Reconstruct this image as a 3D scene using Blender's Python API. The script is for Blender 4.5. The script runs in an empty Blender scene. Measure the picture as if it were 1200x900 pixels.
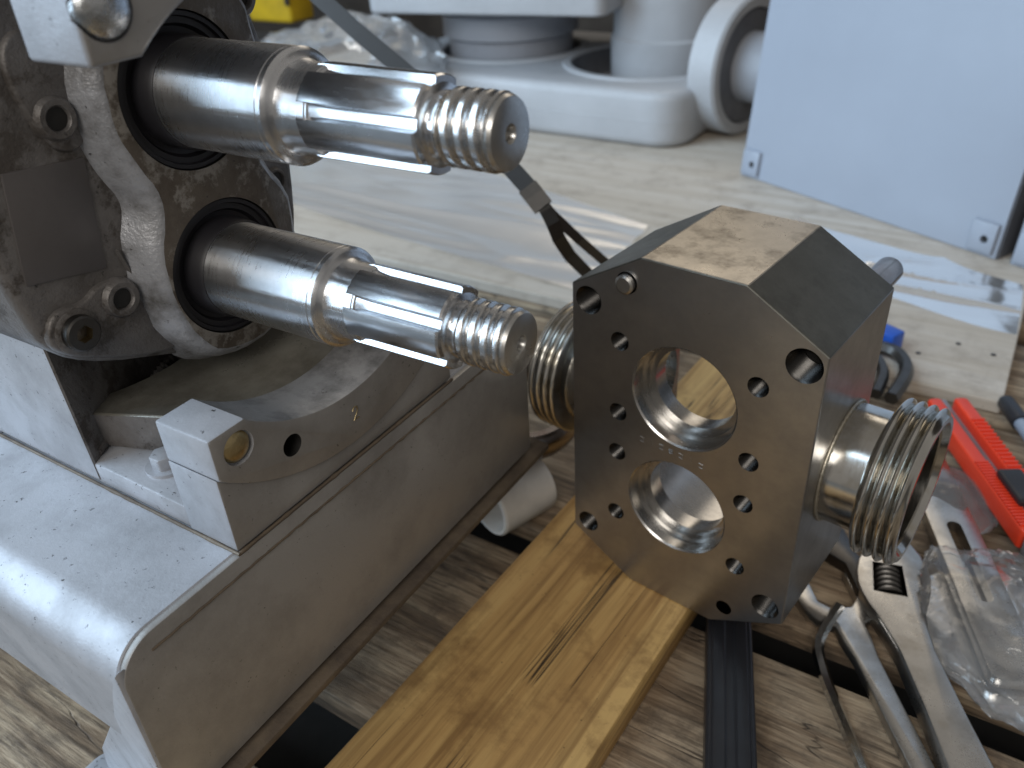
import bpy, bmesh, math, random
from mathutils import Vector, Matrix, noise
R_ = math.radians
random.seed(7)
sc = bpy.context.scene
col = sc.collection

# ------------------------------------------------------------------ camera
F_PX = 971.0
CAM = Vector((0.130869, -0.202125, 0.138524))
ROT = ((0.84694, 0.529334, -0.049981), (0.250636, -0.480381, -0.840485), (-0.468908, 0.699313, -0.539524))
cam_d = bpy.data.cameras.new('camera')
cam_o = bpy.data.objects.new('camera', cam_d); col.objects.link(cam_o)
rgt, dwn, fwd = Vector(ROT[0]), Vector(ROT[1]), Vector(ROT[2])
cam_o.matrix_world = Matrix(((rgt.x, -dwn.x, -fwd.x, CAM.x), (rgt.y, -dwn.y, -fwd.y, CAM.y), (rgt.z, -dwn.z, -fwd.z, CAM.z), (0, 0, 0, 1)))
cam_d.sensor_width = 36; cam_d.lens = F_PX / 1200 * 36
cam_d.clip_start = 0.01; cam_d.clip_end = 50
cam_d.dof.use_dof = True; cam_d.dof.focus_distance = 0.335; cam_d.dof.aperture_fstop = cam_d.lens / 2.6
sc.camera = cam_o

# ------------------------------------------------------------------ light
w = bpy.data.worlds.new('World'); sc.world = w; w.use_nodes = True
bg = w.node_tree.nodes['Background']; bg.inputs[0].default_value = (0.91, 0.86, 0.80, 1); bg.inputs[1].default_value = 0.265

def area(name, loc, target, sx, sy, power, color):
    d = bpy.data.lights.new(name, 'AREA'); d.shape = 'RECTANGLE'; d.size = sx; d.size_y = sy; d.energy = power; d.color = color
    o = bpy.data.objects.new(name, d); col.objects.link(o); o.location = loc
    o.rotation_euler = (Vector(target) - Vector(loc)).to_track_quat('-Z', 'Y').to_euler()
    return o
area('door_light', (-1.9, -1.25, 1.30), (-0.05, 0.05, -0.05), 2.2, 3.2, 112, (0.60, 0.80, 1.0))
area('ceiling_lamp', (-0.55, 2.0, 1.30), (0, 0.2, -0.1), 1.3, 0.7, 4.2, (1.0, 0.87, 0.70))
area('fill_light', (0.45, -2.0, 1.5), (0.0, 0.1, -0.15), 1.3, 1.0, 27, (1.0, 0.95, 0.88))  # added fill behind the camera, lifts the board and front faces
sc.view_settings.view_transform = 'Standard'; sc.view_settings.look = 'None'
sc.view_settings.exposure = 0.17; sc.view_settings.gamma = 1
sc.render.engine = 'CYCLES'

def gnd(px, py, z):
    """where the ray through photo pixel (px,py) meets the level z"""
    d = rgt * ((px - 600) / F_PX) + dwn * ((py - 450) / F_PX) + fwd
    return CAM + d * ((z - CAM.z) / d.z)

# ------------------------------------------------------------------ materials
def hexc(r, g, b):
    f = lambda c: ((c / 255 + 0.055) / 1.055) ** 2.4 if c > 10 else c / 255 / 12.92
    return (f(r), f(g), f(b), 1)

class NT:
    def __init__(s, name):
        s.m = bpy.data.materials.new(name); s.m.use_nodes = True
        s.t = s.m.node_tree; s.n = s.t.nodes; s.l = s.t.links
        s.b = s.n['Principled BSDF']
        s.tc = s.n.new('ShaderNodeTexCoord')
    def map(s, scale=(1, 1, 1), rot=(0, 0, 0)):
        mp = s.n.new('ShaderNodeMapping'); mp.inputs['Scale'].default_value = scale; mp.inputs['Rotation'].default_value = rot
        s.l.new(s.tc.outputs['Object'], mp.inputs[0]); return mp.outputs[0]
    def noise(s, scale, detail=4, rough=.55, vec=None, dist=0):
        n = s.n.new('ShaderNodeTexNoise'); n.inputs['Scale'].default_value = scale; n.inputs['Detail'].default_value = detail
        n.inputs['Roughness'].default_value = rough; n.inputs['Distortion'].default_value = dist
        s.l.new(vec if vec is not None else s.tc.outputs['Object'], n.inputs['Vector']); return n.outputs['Fac']
    def vor(s, scale, vec=None, feat='F1'):
        n = s.n.new('ShaderNodeTexVoronoi'); n.inputs['Scale'].default_value = scale; n.feature = feat
        s.l.new(vec if vec is not None else s.tc.outputs['Object'], n.inputs['Vector']); return n.outputs['Distance']
    def ramp(s, fac, stops):
        r = s.n.new('ShaderNodeValToRGB'); e = r.color_ramp.elements
        while len(e) < len(stops): e.new(.5)
        for q, (p, c) in zip(e, stops):
            q.position = p; q.color = c if len(c) == 4 else (*c, 1)
        s.l.new(fac, r.inputs[0]); return r.outputs[0]
    def mix(s, fac, a, b, mode='MIX'):
        m = s.n.new('ShaderNodeMixRGB'); m.blend_type = mode
        for i, v in zip((0, 1, 2), (fac, a, b)):
            if isinstance(v, (int, float)): m.inputs[i].default_value = v
            elif isinstance(v, tuple): m.inputs[i].default_value = v if len(v) == 4 else (*v, 1)
            else: s.l.new(v, m.inputs[i])
        return m.outputs[0]
    def rng(s, fac, a, b, lo=0, hi=1):
        m = s.n.new('ShaderNodeMapRange'); m.inputs[1].default_value = lo; m.inputs[2].default_value = hi
        m.inputs[3].default_value = a; m.inputs[4].default_value = b; s.l.new(fac, m.inputs[0]); return m.outputs[0]
    def bump(s, h, dist, strength=1, prev=None):
        b = s.n.new('ShaderNodeBump'); b.inputs['Distance'].default_value = dist; b.inputs['Strength'].default_value = strength
        s.l.new(h, b.inputs['Height'])
        if prev is not None: s.l.new(prev, b.inputs['Normal'])
        s.l.new(b.outputs[0], s.b.inputs['Normal']); return b.outputs[0]
    def set(s, **k):
        for n, v in k.items():
            i = s.b.inputs[n.replace('_', ' ')]
            if isinstance(v, (int, float)): i.default_value = v
            elif isinstance(v, tuple): i.default_value = v if len(v) == 4 else (*v, 1)
            else: s.l.new(v, i)
        return s

M = {}
def steel(key, base, r0, r1, stretch, tint=None, bumpd=0.00002, aniso=0, scr=0.0, rot=.25):
    s = NT(key)
    v = s.map(stretch)
    n1 = s.noise(900, 3, .6, v); n2 = s.noise(38, 5, .65)
    c = s.mix(s.rng(n2, 0, 1, .35, .7), base, tuple(x * .72 for x in base))
    if tint: c = s.mix(s.rng(s.noise(55, 4, .7), 0, .8, .5, .68), c, tint)
    s.set(Metallic=1.0, Base_Color=c, Roughness=s.rng(s.mix(.5, n1, n2), r0, r1, .3, .7))
    h = n1
    if scr:
        sv = s.map((60, 700, 700), (.5, .7, .3)); sn = s.noise(1.0, 2, .5, sv)
        h = s.mix(.5, n1, s.rng(sn, 0, 1, .44, .46))
    s.bump(h, bumpd, .7)
    if aniso:
        tg = s.n.new('ShaderNodeTangent'); tg.direction_type = 'RADIAL'; tg.axis = 'X'
        s.set(Anisotropic=aniso, Anisotropic_Rotation=rot); s.l.new(tg.outputs[0], s.b.inputs['Tangent'])
    M[key] = s.m
# the shafts run along X: turned marks ring them, so the relief is fine along X
steel('shaft_steel', (.72, .73, .75), .22, .36, (1.0, .12, .12), scr=1, bumpd=.00002, aniso=.85)
steel('spline_steel', (.70, .71, .73), .14, .30, (.2, 1, 1), bumpd=.00002)
steel('thread_steel', (.60, .60, .60), .16, .34, (1, 1, 1), (.42, .33, .20))
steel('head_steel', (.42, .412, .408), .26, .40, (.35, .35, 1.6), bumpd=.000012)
steel('bore_steel', (.50, .49, .475), .17, .32, (.2, 1.4, .2), bumpd=.000012)
steel('port_steel', (.60, .585, .55), .10, .24, (1.6, .25, .25), (.40, .36, .28), bumpd=.00001)
steel('weld_steel', (.5, .46, .38), .3, .5, (1, 1, 1), bumpd=.0002)
steel('tool_steel', (.56, .55, .53), .22, .40, (1, 1, 1), (.36, .34, .31))
steel('chrome_steel', (.66, .67, .68), .06, .18, (1, 1, 1))
steel('dark_steel', (.12, .115, .11), .28, .45, (1, 1, 1))
steel('tapped_steel', (.05, .048, .046), .22, .35, (1, 1, 1))  # near black: shade deep in the holes is put into the colour
steel('ring_steel', (.42, .37, .34), .16, .3, (1, 1, 1), (.3, .2, .17))
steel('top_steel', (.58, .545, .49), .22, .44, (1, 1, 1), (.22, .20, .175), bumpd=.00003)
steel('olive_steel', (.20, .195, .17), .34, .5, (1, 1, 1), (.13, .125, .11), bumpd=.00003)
steel('brass', (.50, .40, .22), .25, .45, (1, 1, 1), (.25, .2, .12), bumpd=.00025)
steel('plug_steel', (.52, .54, .56), .2, .4, (1, 1, 1), (.3, .3, .28), bumpd=.0003)

def paint(key, base, dark, pit=.00008, speck=.6, rough=(.34, .55), metal=.25, big=25, stain=None, sp_scale=420, sg=(.52, .60)):
    s = NT(key)
    n = s.noise(big, 6, .65); f = s.noise(700, 3, .6); sp = s.vor(sp_scale)
    c = s.mix(s.rng(n, 0, 1, .42, .72), base, dark)
    if stain: c = s.mix(s.rng(s.noise(60, 6, .72), 0, 1, .52, .6), c, stain)
    gate = s.noise(90, 3, .6)
    spk = s.rng(s.noise(sp_scale * 1.1, 3, .7), 0, 1, .635, .70)
    spk2 = s.mix(1.0, spk, s.rng(gate, 0, 1, *sg), 'MULTIPLY')
    c = s.mix(s.mix(1.0, spk2, (speck,) * 3, 'MULTIPLY'), c, (.03, .027, .025))
    s.set(Base_Color=c, Metallic=metal, Roughness=s.rng(n, rough[0], rough[1], .3, .7))
    b = s.bump(f, pit, .8)
    s.bump(s.rng(n, 0, 1), .0006, .5, b)
    M[key] = s.m
paint('silver_paint', (.37, .38, .41), (.24, .245, .26), .00012, .95, (.32, .55), .25, 30, None, 330, (.44, .54))
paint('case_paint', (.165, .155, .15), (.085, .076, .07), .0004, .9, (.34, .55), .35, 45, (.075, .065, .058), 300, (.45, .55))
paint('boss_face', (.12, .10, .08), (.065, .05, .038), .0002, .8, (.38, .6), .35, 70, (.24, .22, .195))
paint('boss_side', (.33, .335, .355), (.10, .095, .09), .0004, 1, (.32, .5), .3, 75, None, 300, (.42, .5))
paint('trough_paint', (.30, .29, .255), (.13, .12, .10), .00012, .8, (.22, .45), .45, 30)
paint('worn_iron', (.36, .36, .37), (.10, .10, .10), .0002, 1.0, (.35, .6), .5, 55)
paint('front_paint', (.315, .305, .295), (.19, .18, .17), .0001, .9, (.3, .5), .3, 16)
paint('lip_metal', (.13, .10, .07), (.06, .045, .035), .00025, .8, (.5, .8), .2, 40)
paint('name_plate', (.115, .105, .103), (.085, .077, .075), .00003, .3, (.4, .5), .3, 15)

def plain(key, c, rough, metal=0, var=.12, scale=30, bump=0, bscale=600, **kw):
    s = NT(key); n = s.noise(scale, 5, .6)
    d = tuple(x * (1 - 2 * var) for x in c[:3])
    s.set(Base_Color=s.mix(s.rng(n, 0, 1, .35, .7), c, d), Metallic=metal, Roughness=s.rng(n, rough * .85, min(1, rough * 1.2), .3, .7), **kw)
    if bump: s.bump(s.noise(bscale, 3), bump, .8)
    M[key] = s.m
plain('rubber', (.014, .013, .016), .45, var=.1, bump=.00004)
plain('hole_black', (.012, .011, .01), .6)
plain('black_bar', (.016, .016, .019), .38, bump=.00005)
plain('strap_plastic', (.022, .020, .019), .42, bump=.00006, bscale=900)
plain('cast_white', (.41, .42, .44), .45, var=.08, scale=9, bump=.0008, bscale=60)
plain('cast_grey', (.30, .31, .34), .45, var=.08, scale=9, bump=.0008, bscale=60)
plain('cabinet_paint', (.30, .335, .40), .38, var=.05, scale=4, bump=.0002, bscale=50)
plain('cabinet_edge', (.12, .125, .14), .5)
plain('nylon', (.72, .69, .64), .35, var=.08, scale=60)
plain('red_plastic', (.80, .055, .02), .35, var=.05)
plain('grey_plastic', (.22, .22, .24), .4)
plain('blue_plastic', (.02, .10, .50), .35)
plain('black_plastic', (.02, .021, .026), .4)
plain('marker_grey', (.30, .36, .45), .4)
plain('yellow_paint', (.70, .46, .02), .45, var=.2, scale=12)
plain('concrete', (.10, .095, .09), .8, var=.2, scale=8)
plain('dark_wall', (.055, .042, .032), .8, var=.25, scale=5)
plain('stone_grit', (.14, .12, .10), .7)
plain('pink_parts', (.55, .25, .24), .35, var=.2)

def wood(key, a, b, dark, axis, grain=60, rough=(.5, .75), crack=.0, knots=0, bump=.0006, rings=.5, dirt=.0, dirtc=(.05, .04, .03), lo=.04):
    s = NT(key)
    hi = 1.0
    sc_ = (lo, hi, hi) if axis == 'x' else (hi, lo, hi)
    v = s.map(sc_); g1 = s.noise(grain, 6, .7, v, .6); g2 = s.noise(grain * 5, 4, .6, v)
    big = s.noise(11, 3, .5)
    c = s.ramp(g1, [(.28, (*dark, 1)), (.45, (*b, 1)), (.62, (*a, 1))])
    c = s.mix(s.rng(g2, 0, .75, .48, .68), c, dark)
    c = s.mix(s.rng(big, 0, .45, .45, .7), c, b)
    if dirt: c = s.mix(s.rng(s.noise(28, 6, .7), 0, dirt, .5, .68), c, dirtc)
    sp = s.rng(s.vor(260), 1, 0, .06, .16); gate = s.rng(s.noise(40, 2), 0, .7, .55, .65)
    c = s.mix(s.mix(1, sp, gate, 'MULTIPLY'), c, (.03, .02, .012))
    h = s.mix(.6, g1, g2)
    if crack:
        cv = s.map((sc_[0] * 1.6, sc_[1], sc_[2])); cn = s.noise(26, 4, .6, cv, .3)
        ck = s.rng(cn, 0, 1, .5, .507); ck2 = s.rng(cn, 1, 0, .507, .516)
        k = s.mix(1, ck, ck2, 'MULTIPLY')
        k = s.mix(1, k, s.rng(s.noise(9, 2), 0, crack, .44, .50), 'MULTIPLY')
        c = s.mix(k, c, (.025, .015, .008)); h = s.mix(k, h, (0, 0, 0))
    s.set(Base_Color=c, Roughness=s.rng(g1, rough[1], rough[0], .3, .7))
    s.bump(h, bump, .8)
    M[key] = s.m
wood('wood_board', (.57, .375, .145), (.44, .265, .095), (.20, .105, .034), 'y', 40, (.42, .6), 1.0, bump=.0008, dirt=.75, dirtc=(.19, .10, .034))
wood('wood_weathered', (.40, .31, .21), (.20, .14, .088), (.045, .03, .019), 'x', 70, (.65, .85), .7, lo=.085, bump=.0022, dirt=.85, dirtc=(.09, .065, .045))
wood('wood_edge', (.30, .21, .11), (.20, .13, .07), (.10, .06, .03), 'x', 50)
wood('plywood', (.56, .51, .45), (.49, .43, .36), (.38, .32, .25), 'x', 22, (.55, .75), 0, bump=.0008, dirt=.7, dirtc=(.33, .28, .23))
wood('wood_dark', (.11, .07, .04), (.08, .05, .03), (.04, .025, .015), 'x', 20)

def film(key, rough, tint, keep, strength, scale, white):
    s = NT(key)
    gl = s.n.new('ShaderNodeBsdfGlossy'); gl.inputs['Roughness'].default_value = rough; gl.inputs['Color'].default_value = (*tint, 1)
    tr = s.n.new('ShaderNodeBsdfTransparent'); tr.inputs['Color'].default_value = (.97, .975, .98, 1)
    tl = s.n.new('ShaderNodeBsdfDiffuse'); tl.inputs['Color'].default_value = (.8, .82, .85, 1)
    fr = s.n.new('ShaderNodeLayerWeight'); fr.inputs['Blend'].default_value = .35
    bp = s.n.new('ShaderNodeBump'); bp.inputs['Distance'].default_value = strength
    s.l.new(s.noise(scale, 4, .6, None, 1.2), bp.inputs['Height'])
    for nn in (gl, fr, tl): s.l.new(bp.outputs[0], nn.inputs['Normal'])
    m1 = s.n.new('ShaderNodeMixShader'); m2 = s.n.new('ShaderNodeMixShader')
    fac = s.rng(fr.outputs['Fresnel'], .01, keep, 0.02, 1.0)
    s.l.new(fac, m1.inputs[0]); s.l.new(tr.outputs[0], m1.inputs[1]); s.l.new(gl.outputs[0], m1.inputs[2])
    m2.inputs[0].default_value = white; s.l.new(m1.outputs[0], m2.inputs[1]); s.l.new(tl.outputs[0], m2.inputs[2])
    s.l.new(m2.outputs[0], s.n['Material Output'].inputs[0])
    M[key] = s.m
film('clear_film', .3, (1, 1, 1), .75, .0007, 7, .13)
film('bag_film', .14, (1, 1, 1), .9, .0012, 11, .10)

# ------------------------------------------------------------------ mesh helpers
def thing(name, label, cat, loc=(0, 0, 0), rot=None, group=None):
    o = bpy.data.objects.new(name, None); col.objects.link(o); o.empty_display_size = .02
    if rot is None: rot = Matrix.Identity(3)
    elif isinstance(rot, (int, float)): rot = Matrix.Rotation(rot, 3, 'Z')
    o.matrix_world = Matrix.Translation(loc) @ rot.to_4x4()
    o['label'] = label; o['category'] = cat
    if group: o['group'] = group
    o['_m'] = [x for r in (Matrix.Translation(loc) @ rot.to_4x4()) for x in r]
    return o
def mw(o):
    v = list(o['_m']); return Matrix([v[i * 4:i * 4 + 4] for i in range(4)])
def obj(name, bm, mat, parent=None, world=False, smooth=None, label=None, cat=None, kind=None, group=None):
    """link a bmesh as one mesh object; world=True: vertices are given in world coordinates"""
    if world and parent is not None:
        r = parent
        while r.parent: r = r.parent
        bm.transform(mw(r).inverted())
    me = bpy.data.meshes.new(name)
    bmesh.ops.recalc_face_normals(bm, faces=bm.faces)
    bm.to_mesh(me); bm.free()
    mats = mat if isinstance(mat, (list, tuple)) else [mat]
    for m_ in mats: me.materials.append(M[m_])
    if smooth is not None:
        me.polygons.foreach_set('use_smooth', [True] * len(me.polygons))
        me.set_sharp_from_angle(angle=R_(smooth))
    o = bpy.data.objects.new(name, me); col.objects.link(o)
    if parent is not None: o.parent = parent
    if label: o['label'] = label
    if cat: o['category'] = cat
    if kind: o['kind'] = kind
    if group: o['group'] = group
    return o
def copy_part(src, parent, mat4=None):
    c = src.copy(); col.objects.link(c); c.parent = parent
    if mat4 is not None: c.matrix_basis = mat4
    return c
def bevel(bm, w_, seg=2, ang=25):
    es = [e for e in bm.edges if len(e.link_faces) == 2 and e.calc_face_angle(0) > R_(ang)]
    bmesh.ops.bevel(bm, geom=es, offset=w_, segments=seg, affect='EDGES', profile=.5, clamp_overlap=True)
    return bm
def box(x0, x1, y0, y1, z0, z1, bev=0, seg=2):
    bm = bmesh.new(); bmesh.ops.create_cube(bm, size=1)
    for v in bm.verts: v.co = ((x0 + x1) / 2 + v.co.x * (x1 - x0), (y0 + y1) / 2 + v.co.y * (y1 - y0), (z0 + z1) / 2 + v.co.z * (z1 - z0))
    if bev: bevel(bm, bev, seg)
    return bm
AX = {'x': lambda a, b, t: Vector((t, a, b)), 'y': lambda a, b, t: Vector((a, t, b)), 'z': lambda a, b, t: Vector((a, b, t))}
def prism(poly, t0, t1, axis='x', bev=0, seg=2, poly1=None, ang=25):
    bm = bmesh.new(); f = AX[axis]; p1 = poly1 or poly
    A = [bm.verts.new(f(a, b, t0)) for a, b in poly]; B = [bm.verts.new(f(a, b, t1)) for a, b in p1]
    n = len(A); bm.faces.new(A); bm.faces.new(B[::-1])
    for i in range(n): bm.faces.new((A[i], B[i], B[(i + 1) % n], A[(i + 1) % n]))
    bmesh.ops.recalc_face_normals(bm, faces=bm.faces)
    if bev: bevel(bm, bev, seg, ang)
    return bm
def lathe(prof, axis='x', c=(0, 0, 0), n=64, closed=False, helix=None):
    """prof: (t, r) along the axis; closed: ring profile; helix(t, ang)->dr"""
    bm = bmesh.new(); f = AX[axis]; c = Vector(c); rings = []
    for t, r in prof:
        ring = []
        for k in range(n):
            a = 2 * math.pi * k / n; rr = r + (helix(t, a) if helix else 0)
            ring.append(bm.verts.new(f(rr * math.cos(a), rr * math.sin(a), t) + c))
        rings.append(ring)
    m = len(rings)
    for i in range(m if closed else m - 1):
        A, B = rings[i], rings[(i + 1) % m]
        for k in range(n): bm.faces.new((A[k], A[(k + 1) % n], B[(k + 1) % n], B[k]))
    if not closed:
        for rr, fl in ((rings[0], 1), (rings[-1], 0)):
            bm.faces.new(rr[::-1] if fl else rr)
    return bm
def tube(path, r, n=10, cap=True, hexa=False):
    bm = bmesh.new(); P = [Vector(p) for p in path]; rings = []
    up = None
    for i, p in enumerate(P):
        d = (P[min(i + 1, len(P) - 1)] - P[max(i - 1, 0)]).normalized()
        if up is None: up = Vector((0, 0, 1)) if abs(d.z) < .9 else Vector((1, 0, 0))
        s = d.cross(up).normalized(); up = s.cross(d).normalized()
        rr = r(i / (len(P) - 1)) if callable(r) else r
        rings.append([bm.verts.new(p + (s * math.cos(2 * math.pi * k / n) + up * math.sin(2 * math.pi * k / n)) * rr) for k in range(n)])
    for A, B in zip(rings, rings[1:]):
        for k in range(n): bm.faces.new((A[k], A[(k + 1) % n], B[(k + 1) % n], B[k]))
    if cap: bm.faces.new(rings[0][::-1]); bm.faces.new(rings[-1])
    return bm
def strip(path, widths, thick):
    """flat band: path points with side vectors"""
    bm = bmesh.new(); rows = []
    P = [Vector(p) for p, _ in path]; S = [Vector(s).normalized() for _, s in path]
    for i, p in enumerate(P):
        d = (P[min(i + 1, len(P) - 1)] - P[max(i - 1, 0)]).normalized(); s = (S[i] - d * S[i].dot(d)).normalized(); nn = s.cross(d)
        w2 = widths / 2
        rows.append([bm.verts.new(p + s * a * w2 + nn * b * thick / 2) for a, b in ((-1, -1), (1, -1), (1, 1), (-1, 1))])
    for A, B in zip(rows, rows[1:]):
        for k in range(4): bm.faces.new((A[k], A[(k + 1) % 4], B[(k + 1) % 4], B[k]))
    bm.faces.new(rows[0][::-1]); bm.faces.new(rows[-1])
    return bm
def cut(bm, cutters, mats=1):
    """subtract the cutter bmeshes; returns a new bmesh, cut faces carry material index 1 where the cutter asks"""
    def tmp(b, idx):
        bmesh.ops.recalc_face_normals(b, faces=b.faces)
        me = bpy.data.meshes.new('tmp'); b.to_mesh(me); b.free()
        for k in range(3): me.materials.append(M[list(M)[k]])
        me.polygons.foreach_set('material_index', [idx] * len(me.polygons)) if idx else None
        o = bpy.data.objects.new('tmp', me); col.objects.link(o); return o
    base = tmp(bm, 0); tools = [tmp(c, i) for c, i in cutters]
    for t in tools:
        m_ = base.modifiers.new('b', 'BOOLEAN'); m_.operation = 'DIFFERENCE'; m_.solver = 'EXACT'; m_.object = t
    dg = bpy.context.evaluated_depsgraph_get(); ev = base.evaluated_get(dg)
    out = bmesh.new(); me2 = bpy.data.meshes.new_from_object(ev); out.from_mesh(me2)
    bpy.data.meshes.remove(me2)
    for o in [base] + tools:
        md = o.data; bpy.data.objects.remove(o); bpy.data.meshes.remove(md)
    return out
def arc(cx, cy, r, a0, a1, n):
    return [(cx + r * math.cos(R_(a0 + (a1 - a0) * i / n)), cy + r * math.sin(R_(a0 + (a1 - a0) * i / n))) for i in range(n + 1)]
def smoothpoly(pts, it=2):
    for _ in range(it):
        q = []
        for i in range(len(pts)):
            a, b = pts[i], pts[(i + 1) % len(pts)]
            q += [(a[0] * .75 + b[0] * .25, a[1] * .75 + b[1] * .25), (a[0] * .25 + b[0] * .75, a[1] * .25 + b[1] * .75)]
        pts = q
    return pts
def rrect(x0, x1, y0, y1, r, n=6):
    return arc(x1 - r, y1 - r, r, 0, 90, n) + arc(x0 + r, y1 - r, r, 90, 180, n) + arc(x0 + r, y0 + r, r, 180, 270, n) + arc(x1 - r, y0 + r, r, 270, 360, n)
def roughen(bm, amp, scale, seed=0):
    for v in bm.verts: v.co += Vector(noise.noise_vector(v.co * scale + Vector((seed, 0, 0)))) * amp

ZP = -0.257          # deck of the pallet
ZB = -0.2352         # top of the yellow board
ZY = -0.245          # top of the plywood
XF = -0.085          # front of saddle and bed

# ------------------------------------------------------------------ the setting
bm = box(-4, 3, -2.5, 4, ZP - .165, ZP - .145)
obj('floor', bm, 'concrete', kind='structure')
bm = box(-4, 3, 2.2, 2.3, ZP - .145, 1.2)
obj('wall', bm, 'dark_wall', kind='structure')

# ------------------------------------------------------------------ pallet
pal = thing('pallet', 'weathered wooden pallet of wide grey-brown planks with dark gaps beneath the pump', 'pallet', (0, .4, ZP - .145))
ys = [(-.42, -.285), (-.25, -.066), (-.0135, .134), (.166, .305), (.318, .432), (.444, .58), (.62, .76), (.80, .94), (.98, 1.12), (1.16, 1.30), (1.34, 1.50)]
for i, (a, b) in enumerate(ys):
    x0, x1 = -1.5 + random.uniform(-.01, .01), .62 + random.uniform(-.01, .01)
    bm = box(x0, x1, a, b, ZP - .021, ZP, 0)
    bmesh.ops.subdivide_edges(bm, edges=[e for e in bm.edges if abs(e.verts[0].co.x - e.verts[1].co.x) > .5], cuts=60)
    for v in bm.verts:
        if v.co.z > ZP - .01: v.co.z = ZP
        v.co.y += noise.noise(Vector((v.co.x * 9, i * 3.1, v.co.y))) * .002
    bevel(bm, .0018, 2, 40)
    obj('plank', bm, 'wood_weathered', pal, True, 40)
for x0 in (-1.42, -.62, .30):
    obj('stringer', box(x0, x0 + .09, -.42, 1.5, ZP - .145, ZP - .0215, .002), 'wood_dark', pal, True)

ply = thing('plywood_sheet', 'pale plywood sheet with nail heads lying under the castings and enclosures', 'plywood', (-.5, .95, ZP))
pm = Matrix.Rotation(R_(-1.5), 3, 'Z')
bm = box(-1.35, .156, .452, 1.52, ZP + .0005, ZY, .0012)
obj('sheet', bm, 'plywood', ply, True)
for px, py in ((1092, 470), (1123, 403), (1164, 416), (1076, 414), (1139, 466 - 1), (1132, 456)):
    p = gnd(px, py, ZY)
    if .46 < p.y and p.x < .15: obj('nail_head', lathe([(ZY - .002, .0022), (ZY + .0006, .0022), (ZY + .0009, .0012)], 'z', (p.x, p.y, 0), 10), 'dark_steel', ply, True)

# ------------------------------------------------------------------ base frame
bed = thing('base_frame', 'silver painted bent steel base frame with rounded edge carrying the pump', 'base frame', (-.25, .02, ZP))
ZT = -.0785
def bed_prof(off):
    r = .016 - off
    pts = [(.1375, ZT - off)]
    pts += [(-.1095 - r * math.sin(R_(a)), ZT - .016 + r * math.cos(R_(a))) for a in range(0, 97, 6)]
    a = R_(102); last = pts[-1]
    pts.append((last[0] + .0045, last[1] - .053))
    return pts
outer, inner = bed_prof(0), bed_prof(.0045)
poly = outer + inner[::-1]
bm = prism(poly, -.62, XF - .0035, 'x', .0006, 1, ang=50)
obj('top_sheet', bm, 'silver_paint', bed, True, 35)
fp = [(y + .0006 * (1 if y < -.1 else 0), z - .0006) for y, z in bed_prof(0)[:-1]]
fp = [(.137, fp[0][1])] + fp[1:] + [(-.1254, -.1655), (.137, -.1655)]
bm = prism(fp, XF - .0045, XF - .0006, 'x', .0007, 2, ang=40)
obj('front_plate', bm, 'front_paint', bed, True, 35)
bm = prism([(XF - .02, -.1735), (XF + .0045, -.1735), (XF + .0045, -.1695), (XF - .0055, -.1686), (XF - .02, -.1686)], -.118, .150, 'y', .0006, 2)
obj('bottom_lip', bm, 'lip_metal', bed, True, 35)
# weld between sheet and front plate
path = [(XF - .0004, -.112 + .245 * i / 60, -.0868 + .0002 * math.sin(i * 2.7)) for i in range(61)]
obj('weld_bead', tube(path, lambda t: .0005 + .0002 * math.sin(t * 190), 6), 'lip_metal', bed, True, 60)
# flared leg at the front corner
def leg(sx):
    pts = [(XF - .001, -.085), (XF - .030, -.125), (XF - .034, -.136), (XF - .098, -.2175), (XF - .110, -.2445), (XF - .001, -.2445)]
    bm = prism(pts, 0, .0045, 'y', .001, 2)
    for v in bm.verts:
        v.co.y += -.1264 + (XF - .001 - v.co.x) * .16 * min(1, max(0, (-.09 - v.co.z) / .04))
    return bm
obj('leg', leg(1), 'silver_paint', bed, True, 35)
obj('foot', prism(rrect(XF - .12, XF + .004, -.165, -.1, .01), ZP + .0003, ZP + .0123, 'z', .002), 'silver_paint', bed, True, 35)
for y0, x0 in ((.09, -.33), (.09, -.58), (-.12, -.58)):
    obj('leg', box(x0 - .03, x0, y0, y0 + .03, ZP + .0005, -.1), 'silver_paint', bed, True)
# far end plate of the channel
obj('end_plate', prism([(-.62, -.0835), (XF - .006, -.0835), (XF - .006, -.168), (-.62, -.168)], .1300, .1365, 'y', .0008), 'silver_paint', bed, True)

# ------------------------------------------------------------------ pump drive unit
pump = thing('pump_drive_unit', 'grey cast gear unit with two splined steel shafts bolted on the base frame', 'pump', (-.2, 0, ZT))
XB, XC = -.141, -.155
left = [(-.0322, .0818), (-.033, .0714), (-.0324, .0625), (-.0306, .056), (-.0281, .0475), (-.0248, .0411), (-.0237, .0331), (-.0262, .0256), (-.0293, .0199), (-.0304, .0098), (-.0299, -.0032), (-.0277, -.0158), (-.0204, -.0274), (-.0153, -.033), (-.0021, -.0369), (.0135, -.0361)]
right = [(.027, -.029), (.0345, -.0165), (.037, -.004), (.0372, .0052), (.0368, .0198), (.030, .0313), (.0268, .0376), (.0285, .0455), (.0340, .056), (.0372, .068), (.0371, .0837), (.0351, .0962), (.026, .105), (.008, .1105), (-.01, .109), (-.024, .100)]
bpoly = smoothpoly(left + right, 1)
cxy = (.002, .036)
def grow(poly, d):
    out = []; n = len(poly)
    for i in range(n):
        a, b = Vector(poly[i - 1]), Vector(poly[(i + 1) % n]); t = (b - a).normalized(); nn = Vector((t.y, -t.x))
        p = Vector(poly[i])
        if nn.dot(p - Vector(cxy)) < 0: nn = -nn
        q = p + nn * d; out.append((q.x, q.y))
    return out
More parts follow.
